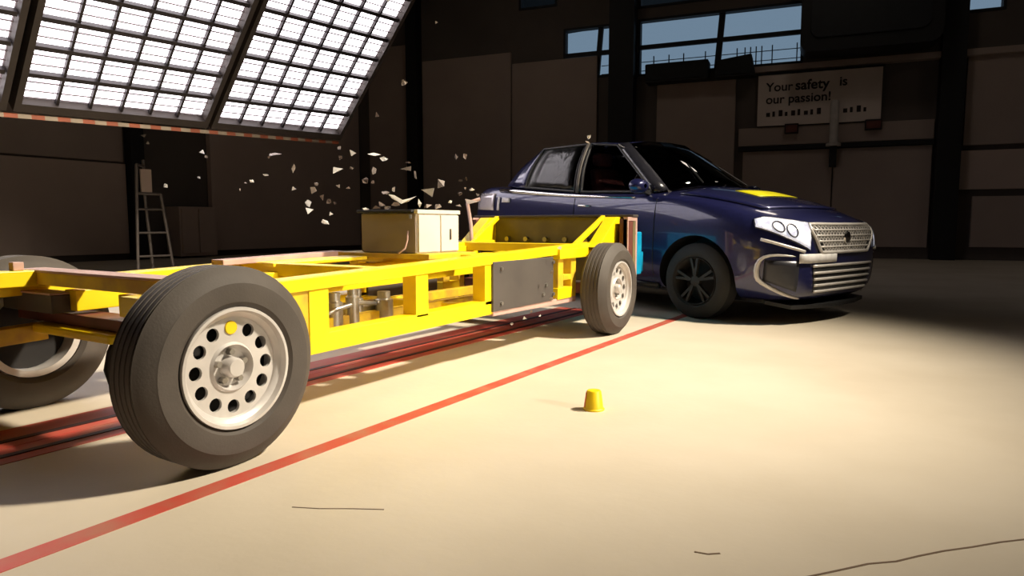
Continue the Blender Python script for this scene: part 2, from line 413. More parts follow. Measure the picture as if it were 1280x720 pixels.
# small dark wall boxes under the banner and pale post in front of it
for k, (s, w) in enumerate(((7.55, 0.32), (9.35, 0.36))):
    e = empty('wall_box', bw(s, 3.02, 0.15), ('small dark wall box under the left half of the banner', 'small dark wall box under the right end of the banner')[k], 'wall box')
    bwbox(MB(), s - w / 2, s + w / 2, 3.06, 3.30, 0.10, 0.22).build('box_body', M['sign_ink'], e, bevel=0.01)
    bwbox(MB(), s - w / 2 + 0.03, s + w / 2 - 0.03, 3.09, 3.26, 0.22, 0.23).build('lid', M['brown'], e)
po = empty('pale_post', bw(8.5, 2.70, 0.3), 'short pale post rising in front of the banner', 'post')
MB().lathe([(0.0, 0.10), (0.95, 0.10), (1.0, 0.07), (1.0, 0.0), (0.0, 0.0)], bw(8.5, 2.78, 0.14 + 0.16), 'Z', 16).build('shaft', M['white_post'], po, smooth=True, auto=40)
MB().lathe([(0.0, 0.17), (0.06, 0.17), (0.08, 0.12), (0.08, 0.0), (0.0, 0.0)], bw(8.5, 2.70, 0.14 + 0.16), 'Z', 16).build('foot', M['white_post'], po, smooth=True, auto=40)
bwbox(MB(), 8.42, 8.58, 2.2, 2.70, 0.19, 0.36).build('bracket', M['black'], po)

# left wall panels (seen under the lamp bank)
def lpanel(y0, y1, z0, z1, mt, d=0.12):
    return MB().box(-16.0, -16.0 + d, y0, y1, z0, z1).build('wall_panel', M[mt], wl, bevel=0.01)
lpanel(1.0, 4.9, 0.15, 2.2, 'wall_panel2'); lpanel(4.95, 8.8, 0.15, 2.2, 'wall_panel2')
lpanel(1.0, 8.8, 2.25, 5.0, 'wall_panel', 0.05)
lpanel(10.95, 16.3, 0.15, 7.0, 'wall_panel2', 0.16)
MB().box(-16.0, -15.7, 8.85, 9.15, 0, 8.9).build('post', M['black'], wl)
# doorway box between the left panels
e = empty('storage_cupboard', (-15.6, 10.3, 0), 'low brown cupboard in the dark gap between left wall panels', 'cupboard')
MB().box(-15.95, -15.4, 9.75, 10.75, 0.05, 1.25).build('cupboard_body', M['wall_panel2'], e, bevel=0.01)
MB().box(-15.4, -15.37, 9.8, 10.22, 0.12, 1.2).build('cupboard_door', M['wall_panel2'], e, bevel=0.005)
MB().box(-15.4, -15.37, 10.26, 10.7, 0.12, 1.2).build('cupboard_door', M['wall_panel2'], e, bevel=0.005)
# grey tube stand / ladder
e = empty('ladder_stand', (-10.0, 5.93, 0), 'grey tube ladder stand behind the trolley under the lamp bank', 'ladder')
for (a, b) in (((-10.0, 5.70, 1.70), (-10.0, 5.64, 0)), ((-10.0, 6.05, 1.28), (-10.0, 6.22, 0)), ((-10.25, 5.95, 1.80), (-10.25, 5.95, 1.25)), ((-10.25, 5.95, 1.25), (-10.3, 6.06, 0.0))):
    MB().tube([a, b], 0.022).build('leg', M['frame_grey'], e)
for z in (0.35, 0.70, 1.05):
    t = z / 1.28
    MB().tube([(-10.0, 5.64 + 0.06 * z / 1.7, z), (-10.0, 6.22 - 0.17 * t, z)], 0.016).build('rung', M['frame_grey'], e)
MB().tube([(-10.0, 5.70, 1.70), (-10.25, 5.95, 1.70)], 0.02).build('cross_tube', M['frame_grey'], e)
MB().tube([(-10.0, 5.69, 1.28), (-10.0, 6.05, 1.28)], 0.02).build('cross_tube', M['frame_grey'], e)
MB().box(-10.03, -10.0, 5.76, 5.92, 1.30, 1.64).build('notice_board', M['wall_panel2'], e)

# ------------------------------------------------------------------ lamp bank above the track
LP = Vector((-8.0, 5.541, 2.112)); LD = Vector((0.076, 0.997, 0.029)).normalized(); LC = Vector((0.683, -0.101, 0.724))
LC = (LC - LD * LC.dot(LD)).normalized(); LN = LD.cross(LC)        # LN faces the track
CU, CV = 0.3265, 0.322
def lp(u, v, n=0.0): return LP + LD * u + LC * v + LN * n
cellm = MB()
for k in range(3):
    z = 0.02 + k * 0.0965
    cellm.hexa([(0.012, z, 0), (CU - 0.012, z, 0), (CU - 0.012, z, 0.03), (0.012, z, 0.03), (0.012, z + 0.086, 0), (CU - 0.012, z + 0.086, 0), (CU - 0.012, z + 0.086, 0.03), (0.012, z + 0.086, 0.03)])
LROT = Matrix((LD, LC, LN)).transposed().to_4x4()
first = [None]
NROW = 9
def lamp_panel(u0, label):
    W = 6 * CU; Hh = NROW * CV
    e = empty('lamp_panel', lp(u0 + W / 2, 0, -0.1), label, 'light panel', 'panels of the sloping lamp bank')
    def lbox(name, mt, a0, a1, b0, b1, n0, n1):
        return MB().hexa([lp(a0, b0, n0), lp(a1, b0, n0), lp(a1, b1, n0), lp(a0, b1, n0), lp(a0, b0, n1), lp(a1, b0, n1), lp(a1, b1, n1), lp(a0, b1, n1)]).build(name, M[mt], e)
    lbox('reflector', 'lamp_back', u0 - 0.04, u0 + W + 0.04, 0.06, 0.12 + Hh + 0.04, -0.05, -0.02)
    lbox('frame_rail', 'lamp_frame', u0 - 0.07, u0 + W + 0.07, 0.0, 0.10, -0.08, 0.10)
    lbox('frame_rail', 'lamp_frame', u0 - 0.07, u0 + W + 0.07, 0.12 + Hh, 0.12 + Hh + 0.10, -0.08, 0.10)
    lbox('frame_rail', 'lamp_frame', u0 - 0.07, u0 - 0.01, 0.10, 0.12 + Hh, -0.08, 0.10)
    lbox('frame_rail', 'lamp_frame', u0 + W + 0.01, u0 + W + 0.07, 0.10, 0.12 + Hh, -0.08, 0.10)
    for i in range(1, 6):
        lbox('grid_bar', 'lamp_grid', u0 + i * CU - 0.014, u0 + i * CU + 0.014, 0.10, 0.12 + Hh, 0.012, 0.06)
    for j in range(1, NROW):
        lbox('grid_bar', 'lamp_grid', u0, u0 + W, 0.12 + j * CV - 0.024, 0.12 + j * CV + 0.024, 0.0, 0.08)
    for j in range(NROW):
        for q in (1, 2):
            v = 0.12 + j * CV + q * CV / 3
            lbox('louvre_wire', 'louvre', u0, u0 + W, v - 0.006, v + 0.006, 0.02, 0.035)
    for i in range(6):
        for j in range(NROW):
            if first[0] is None:
                c = cellm.build('lamp_cell', M['lamp'], None); first[0] = c; c.parent = e
            else:
                c = inst(first[0], 'lamp_cell', e)
            c.matrix_local = Matrix.Translation(lp(u0 + i * CU, 0.12 + j * CV, -0.02) - e.location) @ LROT
    for u in (u0 + 0.2, u0 + W - 0.2):
        for v in (0.4, Hh - 0.1):
            p = lp(u, v, -0.06)
            MB().tube([p, (p.x, p.y, 9.0)], 0.012, 6).build('hanger', M['black'], e)
    return e
lamp_panel(-2.11, 'wide glowing lamp panel hanging at the top left, all its six columns in view')
lamp_panel(0.04, 'glowing lamp panel farthest right, ending in the dark above the flying shards')
lamp_panel(-4.27, 'glowing lamp panel cut off by the left picture edge')
# striped tape along the lower edge of the lamp bank
tp = empty('warning_tape', lp(-1.2, 0, 0), 'red and white striped warning tape along the lamp bank bottom edge', 'tape')
for k in range(52):
    u = -4.35 + k * 0.123
    p0 = lp(u, -0.03, 0.10); p1 = lp(u + 0.123, -0.03, 0.10)
    dz = Vector((0.004, 0, -0.040))
    MB().hexa([p0 + dz, p1 + dz, p1 + dz - LN * 0.01, p0 + dz - LN * 0.01, p0, p1, p1 - LN * 0.01, p0 - LN * 0.01]).build('stripe', M['tape_red' if k % 2 else 'tape_white'], tp)

# ------------------------------------------------------------------ floor markings
o = MB().box(-1.93, -1.855, -3.0, 6.2, 0.0, 0.002).build('floor_line', M['red_paint'])
tag(o, 'single narrow red line painted on the floor right of the trolley wheels', 'floor line')
e = empty('guide_track', (-2.93, 2.0, 0), 'broad red track band with two dark slots under the trolley', 'track')
MB().box(-3.15, -2.70, -4.0, 6.0, 0.0, 0.0025).build('red_band', M['red_paint'], e)
for x in (-2.975, -2.785):
    MB().box(x - 0.016, x + 0.016, -4.0, 6.0, 0.0025, 0.006).build('slot_rail', M['rail_steel'], e)
MB().box(-2.905, -2.885, -4.0, 6.0, 0.0025, 0.004).build('slot_rail', M['red_paint'], e)

# ================================================================== impact trolley
TL = (-2.78, 3.1, 0.0)
tr = empty('impact_trolley', TL, 'yellow steel impact trolley with silver wheels, nose against the blue car', 'trolley')
XC = -2.78
def P(mb, name, mt, bevel=0.004, parent=None, **k):
    return mb.build(name, M[mt], parent or tr, bevel=bevel, **k)
def railz(y): return 0.572 + (y - 1.75) * 0.029
for sx in (1, -1):
    x = XC + sx * 0.505
    P(MB().beam((x, 1.25, railz(1.25)), (x, 4.95, railz(4.95)), 0.11, 0.056), 'upper_rail', 'yellow')
    P(MB().beam((x, 1.98, 0.315), (x, 3.39, 0.333), 0.09, 0.085), 'lower_rail', 'yellow')
    P(MB().beam((x, 3.39, 0.297), (x, 4.50, 0.283), 0.10, 0.04), 'lower_strip', 'pink')
    for y0, y1 in ((1.98, 2.09), (2.68, 2.78), (3.31, 3.385)):
        P(MB().hexa([(x - 0.045, y0, 0.35), (x + 0.045, y0, 0.35), (x + 0.045, y1, 0.35), (x - 0.045, y1, 0.35),
                     (x - 0.045, y0, railz(y0) - 0.03), (x + 0.045, y0, railz(y0) - 0.03), (x + 0.045, y1, railz(y1) - 0.03), (x - 0.045, y1, railz(y1) - 0.03)]), 'frame_post', 'yellow')
    # dark cover panel with bolts
    pn = P(MB().box(x - 0.06, x + 0.06, 3.375, 4.13, 0.305, 0.605), 'cover_panel', 'plate_grey')
    for (y, z) in ((3.46, 0.56), (4.12, 0.57), (3.46, 0.35), (4.12, 0.35), (3.98, 0.36), (4.02, 0.42)):
        MB().lathe([(0, 0.012), (0.012, 0.012), (0.012, 0.0), (0, 0.0)], (x + sx * 0.06, y, z), 'X', 8, sx).build('bolt', M['steel'], pn)
    # rear end plate behind the wheel arch
    P(MB().box(x - 0.04, x + 0.04, 1.86, 1.98, 0.29, 0.55), 'side_plate', 'yellow_dull')
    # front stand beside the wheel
    P(MB().box(x - 0.05, x + 0.05, 4.22, 4.30, 0.30, 0.60), 'frame_post', 'yellow_dull')
    P(MB().box(x - 0.05, x + 0.05, 4.42, 4.50, 0.30, 0.60), 'frame_post', 'yellow_dull')
    P(MB().box(x - 0.03, x + 0.06, 4.20, 4.42, 0.30, 0.38), 'bracket', 'yellow')
    P(MB().box(x - 0.02, x + 0.05, 4.30, 4.42, 0.43, 0.47), 'bracket', 'yellow_dull')
    P(MB().box(x - 0.05, x + 0.075, 4.20, 4.66, 0.585, 0.655), 'spring_seat', 'yellow')
    # inner longitudinal tubes
    P(MB().beam((XC + sx * 0.2, 1.40, 0.520), (XC + sx * 0.2, 4.95, 0.57), 0.09, 0.085), 'inner_tube', 'yellow')
    P(MB().beam((XC + sx * 0.2, 2.1, 0.33), (XC + sx * 0.2, 4.5, 0.33), 0.06, 0.06), 'inner_tube', 'yellow_dull')
# cross members
P(MB().box(-3.30, -2.23, 1.35, 1.45, 0.580, 0.632), 'cross_member', 'yellow_dull')  # duller yellow puts the shade of the rear face into the colour
P(MB().box(-3.30, -2.23, 1.345, 1.455, 0.632, 0.642), 'edge_highlight', 'pink', 0.002)  # painted highlight along the beam's lit top edge
P(MB().box(-3.95, -2.985, 1.33, 1.42, 0.470, 0.545), 'cross_member', 'plate_grey')
P(MB().box(-3.95, -2.985, 1.325, 1.425, 0.545, 0.553), 'edge_highlight', 'pink', 0.002)  # pale strip imitates light on the dark beam's upper edge
P(MB().box(-3.45, -2.18, 1.40, 1.52, 0.415, 0.462), 'axle_beam', 'brown')
P(MB().box(-3.235, -3.14, 0.95, 1.40, 0.575, 0.640), 'upper_rail', 'yellow')
P(MB().box(-3.38, -2.18, 4.70, 4.82, 0.30, 0.375), 'axle_beam', 'brown')
for y in (2.45, 3.35, 4.55):
    z = railz(y)
    P(MB().box(-3.24, -2.32, y - 0.05, y + 0.05, z - 0.035, z + 0.03), 'cross_member', 'yellow')
P(MB().box(-3.30, -2.26, 2.08, 2.16, 0.29, 0.35), 'cross_member', 'yellow')
P(MB().box(-3.30, -2.26, 3.30, 3.38, 0.29, 0.35), 'cross_member', 'yellow')
for y in (2.50, 2.84):
    P(MB().box(-3.24, -2.33, y - 0.05, y + 0.05, 0.295, 0.312), 'floor_strap', 'yellow_dull', 0.002)
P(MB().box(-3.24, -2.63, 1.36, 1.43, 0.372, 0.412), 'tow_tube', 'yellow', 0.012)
P(MB().beam((-3.27, 0.95, 0.35), (-3.27, 1.42, 0.37), 0.08, 0.07), 'tow_arm', 'yellow_dull')
P(MB().box(-3.21, -3.17, 1.28, 1.32, 0.640, 0.675), 'lug', 'pink', 0.003)
P(MB().tube([(-2.66, 1.40, 0.39), (-2.67, 1.38, 0.34), (-2.68, 1.37, 0.27), (-2.65, 1.37, 0.22), (-2.60, 1.38, 0.20), (-2.54, 1.40, 0.24)], 0.010, 8), 'hanging_cable', 'cable', 0, smooth=True)
# top deck strips along the centre
P(MB().beam((-3.05, 2.4, 0.615), (-2.95, 3.0, 0.630), 0.20, 0.02), 'deck_strip', 'yellow')
P(MB().beam((-3.16, 2.2, 0.63), (-3.16, 3.05, 0.650), 0.10, 0.03), 'deck_strip', 'pink')
P(MB().box(-3.15, -2.40, 3.0, 3.46, 0.630, 0.660), 'box_shelf', 'yellow_dull')
# silver valve cluster in the bay
vc = P(MB().box(-2.72, -2.60, 2.60, 2.90, 0.312, 0.40), 'valve_block', 'steel')
for k, (x, y, r, h) in enumerate(((-2.58, 2.45, 0.045, 0.17), (-2.56, 2.56, 0.035, 0.20), (-2.62, 2.66, 0.03, 0.17), (-2.56, 2.80, 0.05, 0.15))):
    MB().lathe([(0, r), (h * 0.7, r), (h * 0.75, r * 0.7), (h, r * 0.7), (h, 0), (0, 0)], (x, y, 0.312), 'Z', 16).build('valve', M['steel'], vc, smooth=True, auto=40)
MB().tube([(-2.56, 2.34, 0.37), (-2.54, 2.42, 0.40), (-2.55, 2.60, 0.42), (-2.58, 2.8, 0.39)], 0.012, 8).build('pipe', M['steel'], vc, smooth=True)
MB().tube([(-2.62, 2.30, 0.335), (-2.60, 2.5, 0.335)], 0.018, 10).build('piston', M['cable'], vc, smooth=True)
# nose: back plate, gussets, end frames, honeycomb
P(MB().box(-3.54, -2.03, 5.12, 5.20, 0.36, 0.885), 'back_plate', 'plate_green')
P(MB().box(-3.55, -2.02, 5.09, 5.205, 0.885, 0.905), 'plate_edge', 'plate_grey')
P(MB().box(-3.34, -2.20, 4.86, 4.96, 0.60, 0.665), 'front_beam', 'yellow')
for y in range(6):
    x = -3.2 + y * 0.19
    P(MB().lathe([(0, 0.022), (0.03, 0.022), (0.03, 0.0), (0, 0.0)], (x, 5.12, 0.70), 'Y', 8, -1), 'bolt', 'steel', 0)
for sx in (1, -1):
    xe = XC + sx * 0.60
    P(MB().prism([(xe - 0.05, 4.68, 0.655), (xe - 0.05, 5.12, 0.655), (xe - 0.05, 5.12, 0.885), (xe - 0.05, 5.02, 0.885)], (0.10, 0, 0)), 'gusset', 'yellow')
    P(MB().beam((xe - sx * 0.13, 4.62, 0.66), (xe - sx * 0.09, 5.08, 0.885), 0.035, 0.035), 'brace', 'yellow')
    xo = XC + sx * 0.715
    ef = P(MB().box(xo - 0.033, xo + 0.033, 5.00, 5.12, 0.36, 0.87), 'end_frame', 'brown')
    s = sx * 0.036
    for (y0, y1, z0, z1) in ((5.165, 5.20, 0.36, 0.885), (5.00, 5.165, 0.855, 0.885), (5.00, 5.018, 0.36, 0.855)):
        a, b = sorted((xo, xo + s * 1.03))
        MB().box(a, b, y0, y1, z0, z1).build('edge_strip', M['pink'], ef)
    P(MB().box(min(xo - sx * 0.1, xo), max(xo - sx * 0.1, xo), 5.03, 5.12, 0.50, 0.58), 'bracket', 'brown')
P(MB().tube([(-3.30, 4.70, 0.67), (-3.42, 4.86, 0.82), (-3.52, 4.95, 1.02), (-3.42, 5.0, 1.05)], 0.016, 8), 'torn_strut', 'pink', 0, smooth=True)
hc = P(MB().box(-3.40, -2.23, 5.20, 5.84, 0.38, 0.76), 'honeycomb_block', 'honeycomb', 0.01)
MB().box(-3.40, -2.24, 5.84, 5.90, 0.40, 0.58).build('bumper_block', M['honeycomb'], hc)

# wheels ------------------------------------------------------------
def disc_with_holes(mb, c, sgn, x, r0, r1, rh, hr, n, skip=None):
    """flat annulus r0..r1 with n round holes on radius rh; holes are real openings"""
    K = 16
    for i in range(n):
        a = 2 * PI * i / n + PI / 2; hw = PI / n
        hc_ = (rh * math.cos(a), rh * math.sin(a))
        inner = []; outer = []
        for k in range(K):
            t = 2 * PI * k / K + a
            d = (math.cos(t), math.sin(t))
            inner.append((hc_[0] + d[0] * hr[0] * 1.0, hc_[1] + d[1] * hr[0]))
            # march from the hole centre to the sector border
            lo_, hi_ = 0.0, 0.4
            for _ in range(22):
                md = (lo_ + hi_) / 2; px = hc_[0] + d[0] * md; py = hc_[1] + d[1] * md
                rr = math.hypot(px, py); an = math.atan2(py, px) - a
                an = (an + PI) % (2 * PI) - PI
                if r0 <= rr <= r1 and abs(an) <= hw: lo_ = md
                else: hi_ = md
            outer.append((hc_[0] + d[0] * lo_, hc_[1] + d[1] * lo_))
        # sector corners must be hit exactly: snap the nearest ray to each corner
        for rr, an in ((r0, -hw), (r0, hw), (r1, -hw), (r1, hw)):
            p = (rr * math.cos(a + an), rr * math.sin(a + an))
            j = min(range(K), key=lambda q: abs(((math.atan2(p[1] - hc_[1], p[0] - hc_[0]) - (2 * PI * q / K + a)) + PI) % (2 * PI) - PI))
            outer[j] = p
        th = 0.012
        def v(p, dx): return (c[0] + sgn * (x + dx), c[1] + p[0], c[2] + p[1])
        vs = [v(p, 0) for p in inner] + [v(p, 0) for p in outer] + [v(p, -th) for p in inner]
        fs = []
        for k in range(K):
            k2 = (k + 1) % K
            fs.append((k, k2, K + k2, K + k)); fs.append((k, 2 * K + k, 2 * K + k2, k2))
        mb.add(vs, fs)
    return mb

TR, TW = 0.345, 0.205
def trolley_wheel(c, sgn, rotate=0.0):
    """c = wheel centre, sgn = outward direction along x"""
    h = TW / 2
    prof = [(-h + 0.02, 0.205), (-h, 0.225), (-h - 0.004, 0.272), (-h + 0.008, 0.310), (-h + 0.030, 0.334)]
    tread = []
    xs = [-h + 0.036]
    for g in range(5):
        a = -0.056 + g * 0.028
        tread += [(a - 0.006, TR), (a - 0.005, TR - 0.003), (a + 0.005, TR - 0.003), (a + 0.006, TR)]
    prof += [(-h + 0.038, 0.342)] + tread + [(h - 0.038, 0.342), (h - 0.030, 0.334), (h - 0.008, 0.310), (h + 0.000, 0.294), (h + 0.004, 0.289), (h + 0.005, 0.272), (h, 0.225), (h - 0.02, 0.205)]
    w = MB().lathe(prof, c, 'X', 72, sgn).build('wheel', M['rubber'], tr, smooth=True, auto=35, fix=True)
    # rim
    rp = [(h - 0.010, 0.208), (h - 0.002, 0.206), (h - 0.002, 0.196), (h - 0.022, 0.190), (h - 0.030, 0.176), (h - 0.036, 0.172), (-h + 0.02, 0.172), (-h + 0.02, 0.20), (h - 0.03, 0.20)]
    MB().lathe(rp, c, 'X', 64, sgn).build('rim', M['silver'], w, smooth=True, auto=40)
    d = MB(); disc_with_holes(d, c, sgn, h - 0.040, 0.086, 0.174, 0.136, (0.0235,), 12)
    d.lathe([(h - 0.040, 0.086), (h - 0.030, 0.078), (h - 0.058, 0.066), (h - 0.060, 0.0)], c, 'X', 48, sgn, closed=False)
    d.build('wheel_disc', M['silver'], w, smooth=True, auto=40, fix=False)
    MB().lathe([(h - 0.09, 0.17), (h - 0.10, 0.17), (h - 0.10, 0.0), (h - 0.09, 0.0)], c, 'X', 32, sgn).build('brake_drum', M['hole'], w)
    MB().lathe([(h - 0.060, 0.036), (h - 0.020, 0.034), (h - 0.012, 0.028), (h - 0.012, 0.0), (h - 0.060, 0.0)], c, 'X', 24, sgn).build('hub_cap', M['silver'], w, smooth=True, auto=40)
    for k in range(5):
        a = 2 * PI * k / 5 + 0.3 + rotate
        MB().lathe([(h - 0.060, 0.012), (h - 0.036, 0.011), (h - 0.036, 0.0), (h - 0.06, 0.0)], (c[0], c[1] + 0.052 * math.cos(a), c[2] + 0.052 * math.sin(a)), 'X', 6, sgn).build('lug_nut', M['steel'], w)
    return w
WX = 0.7075
wheels = []
for sx in (1, -1):
    for y in (1.44, 4.76):
        c = (XC + sx * WX, y, TR)
        w = trolley_wheel(c, sx)
        wheels.append((w, c, sx))
# yellow mark over the top hole of the near rear wheel
w, c, sx = wheels[0]
o = MB().lathe([(0, 0.024), (0.006, 0.022), (0.006, 0), (0, 0)], (c[0] + TW / 2 - 0.041, c[1], c[2] + 0.136), 'X', 20, 1).build('paint_mark', M['cone_yellow'], w)
o['label'] = 'yellow mark filling the top wheel hole'

# control cabinet on the trolley -------------------------------------
cb = empty('control_cabinet', (-2.715, 3.23, 0.66), 'cream two-door control cabinet with painted-shade end and black lid on the trolley', 'cabinet')
MB().box(-2.93, -2.51, 3.03, 3.42, 0.66, 0.895).build('cabinet_body', M['cabinet'], cb, bevel=0.004)
MB().box(-2.93, -2.515, 3.022, 3.03, 0.665, 0.888).build('shaded_end', M['cabinet_shade'], cb)  # rear face darkened in colour to hold its shade
o = MB().box(-2.95, -2.525, 3.0, 3.41, 0.897, 0.912).build('lid', M['black'], cb, bevel=0.003)
MB().box(-2.525, -2.495, 3.02, 3.43, 0.889, 0.912).build('top_band', M['cabinet'], cb, bevel=0.002)
for k, (y0, y1) in enumerate(((3.035, 3.232), (3.242, 3.416))):
    d = MB().box(-2.51, -2.498, y0, y1, 0.668, 0.882).build('cabinet_door', M['cabinet'], cb, bevel=0.002)
    if k: MB().box(-2.498, -2.490, 3.325, 3.333, 0.735, 0.80).build('handle', M['plate_grey'], d)
MB().tube([(-2.545, 3.015, 0.86), (-2.545, 3.015, 0.885)], 0.010, 10).build('latch', M['steel'], cb)
MB().tube([(-2.56, 3.01, 0.79), (-2.555, 3.0, 0.74), (-2.565, 2.99, 0.69), (-2.59, 2.96, 0.662)], 0.005, 8).build('cable', M['pink'], cb, smooth=True)

# small marker on the floor ------------------------------------------
mk = empty('floor_marker', (-1.26, 2.74, 0), 'small yellow flat-topped marker cone alone on the open floor', 'marker cone')
MB().lathe([(0.0, 0.048), (0.006, 0.048), (0.010, 0.043), (0.082, 0.033), (0.088, 0.029), (0.088, 0.0), (0.0, 0.0)], (-1.26, 2.74, 0), 'Z', 28).build('cone_body', M['cone_yellow'], mk, smooth=True, auto=35)
m = MB()  # strip of painted shade on the cone's unlit side
for k in range(9):
    a0 = R(150 + k * 9); a1 = R(150 + (k + 1) * 9)
    q = []
    for a, z, r in ((a0, 0.012, 0.0432), (a1, 0.012, 0.0432), (a1, 0.080, 0.0338), (a0, 0.080, 0.0338)):
        q.append((-1.26 + (r + 0.001) * math.cos(a), 2.74 + (r + 0.001) * math.sin(a), z))
    m.add(q, [(0, 1, 2, 3)])
o = m.build('shaded_side', M['cone_shade'], mk, solid=0.002); o['label'] = 'orange-red strip painting the shaded side'

# ================================================================== the car
# built in car coordinates: x forward from the front axle, y to the car's left, z up
car = empty('car', (0, 0, 0), 'dark blue sedan with bright headlamp and chrome grille struck by the trolley', 'car')
#        x     zb    zs    zt    wb    wm    ws
ST = [(0.90, 0.31, 0.70, 0.76, 0.40, 0.50, 0.44),
      (0.87, 0.24, 0.78, 0.85, 0.56, 0.64, 0.58),
      (0.76, 0.20, 0.835, 0.915, 0.68, 0.77, 0.68),
      (0.58, 0.19, 0.885, 0.965, 0.75, 0.84, 0.74),
      (0.30, 0.18, 0.955, 1.035, 0.80, 0.875, 0.78),
      (-0.05, 0.18, 1.015, 1.105, 0.80, 0.875, 0.80),
      (-0.40, 0.18, 1.045, 1.14, 0.80, 0.87, 0.82),
      (-0.80, 0.18, 1.055, 1.08, 0.80, 0.87, 0.82),
      (-1.50, 0.18, 1.065, 1.075, 0.80, 0.87, 0.82),
      (-2.20, 0.18, 1.090, 1.10, 0.80, 0.87, 0.82),
      (-2.75, 0.19, 1.120, 1.14, 0.79, 0.865, 0.79),
      (-3.15, 0.23, 1.140, 1.165, 0.76, 0.84, 0.74),
      (-3.45, 0.29, 1.120, 1.15, 0.70, 0.78, 0.66),
      (-3.55, 0.36, 1.040, 1.08, 0.60, 0.68, 0.54)]
rings = []
for x, zb, zs, zt, wb_, wm, ws in ST:
    h = zs - zb
    half = [(wb_ * 0.7, zb), (wb_, zb + 0.03), (wm, zb + 0.22 * h), (wm + 0.005, zb + 0.60 * h), (wm - 0.004, zs - 0.125), (wm * 0.35 + ws * 0.65 + 0.004, zs - 0.03), (ws - 0.02, zs), (ws * 0.55, zt - 0.012)]
    ring = [(x, 0, zb)] + [(x, -y, z) for y, z in half] + [(x, 0, zt)] + [(x, y, z) for y, z in reversed(half)]
    rings.append(ring)
m = MB(); m.grid(rings, closed=True)
n = len(rings[0])
m.f.append(tuple(range(n))); m.f.append(tuple(range(len(m.v) - 1, len(m.v) - n - 1, -1)))
tmp = m.build('body_tmp', M['paint'], None)
k = tmp.modifiers.new('s', 'SUBSURF'); k.levels = 3; k.render_levels = 3
WB = -2.62; CR = 0.32; XS = 0.93
def round_x(mb, cx):           # keep wheels and arches round under the body's length scale
    mb.v = [(cx + (p[0] - cx) / XS, p[1], p[2]) for p in mb.v]; return mb
cuts = []
for x in (0.0, WB):
    for sy in (1, -1):
        cme = MB().lathe([(0.0, 0.375), (0.5, 0.375)], (x, sy * 0.56, 0.33), 'Y', 40, sy, closed=False)
        nn = 40
        cme.f.append(tuple(range(nn))); cme.f.append(tuple(range(2 * nn - 1, nn - 1, -1)))
        round_x(cme, x)
        co = cme.build('cut_tmp', M['black_trim'], None); cuts.append(co)
        b = tmp.modifiers.new('b', 'BOOLEAN'); b.operation = 'DIFFERENCE'; b.object = co; b.solver = 'EXACT'
tmp.data.materials.append(M['black_trim'])
bodyme = evaluated(tmp)
# whole body surface without arches, for laying panels on it
for md in list(tmp.modifiers):
    if md.type == 'BOOLEAN': tmp.modifiers.remove(md)
skinme = evaluated(tmp)
bm = bmesh.new(); bm.from_mesh(skinme); SKIN = BVHTree.FromBMesh(bm); bm.free()
for o in cuts + [tmp]:
    bpy.data.objects.remove(o)
body = bpy.data.objects.new('body_shell', bodyme); COL.objects.link(body); body.parent = car
bodyme.polygons.foreach_set('use_smooth', [True] * len(bodyme.polygons)); bodyme.set_sharp_from_angle(angle=R(38))

def cast(o, d, off):
    d = Vector(d).normalized()
    h = SKIN.ray_cast(Vector(o), d)
    if h[0] is None: return None
    return h[0] - d * off
def front(y, z, off=0.008): return cast((2, y, z), (-1, 0, 0), off)
def top(x, y, off=0.008): return cast((x, y, 3), (0, 0, -1), off)
def side(x, z, sy, off=0.006): return cast((x, sy * 3, z), (0, -sy, 0), off)
def corner(a, z, sy, off=0.008):
    """headlamp corner: a runs from the outer rear end (0) to the grille side (1)"""
    d = Vector((-0.78, -sy * 0.62, 0)).normalized(); u = Vector((-d.y, d.x, 0))     # u: horizontal, square to d
    if u.x < 0: u = -u
    c = Vector((0.60, sy * 0.70, 0)) - d * 2
    p = c + u * ((a - 0.5) * 2 * 0.40)
    p.z = z
    return cast(p, d, off)
def sheet(fn, us, vs, name, mt, parent, solid=0.008, smooth=True):
    rows = [[fn(u, v) for v in vs] for u in us]
    m = MB(); ok = all(p is not None for r in rows for p in r)
    if not ok:
        for r in rows:
            last = next((p for p in r if p is not None), None)
            for i in range(len(r)):
                if r[i] is None: r[i] = last
                else: last = r[i]
    m.grid([[tuple(p) for p in r] for r in rows])
    return m.build(name, M[mt], parent, smooth=smooth, solid=solid)
def lin(a, b, n): return [a + (b - a) * i / (n - 1) for i in range(n)]

# bonnet
def hood(u, v):
    x = -0.30 + u * (1.0 - 0.06) ; w = 0.735 - 0.10 * u * u
    y = (v * 2 - 1) * w
    x -= 0.16 * (abs(v * 2 - 1) ** 2.2) * u
    return top(x, y, 0.010)
hd = sheet(hood, lin(0, 1, 14), lin(0, 1, 17), 'bonnet', 'paint', car, 0.010)
def stick(u, v): return top(0.02 + u * 0.26, -0.36 + v * 0.62, 0.018)
o = sheet(stick, lin(0, 1, 5), lin(0, 1, 7), 'sticker', 'sticker', hd, 0.003); o['label'] = 'bright yellow sticker on the bonnet'
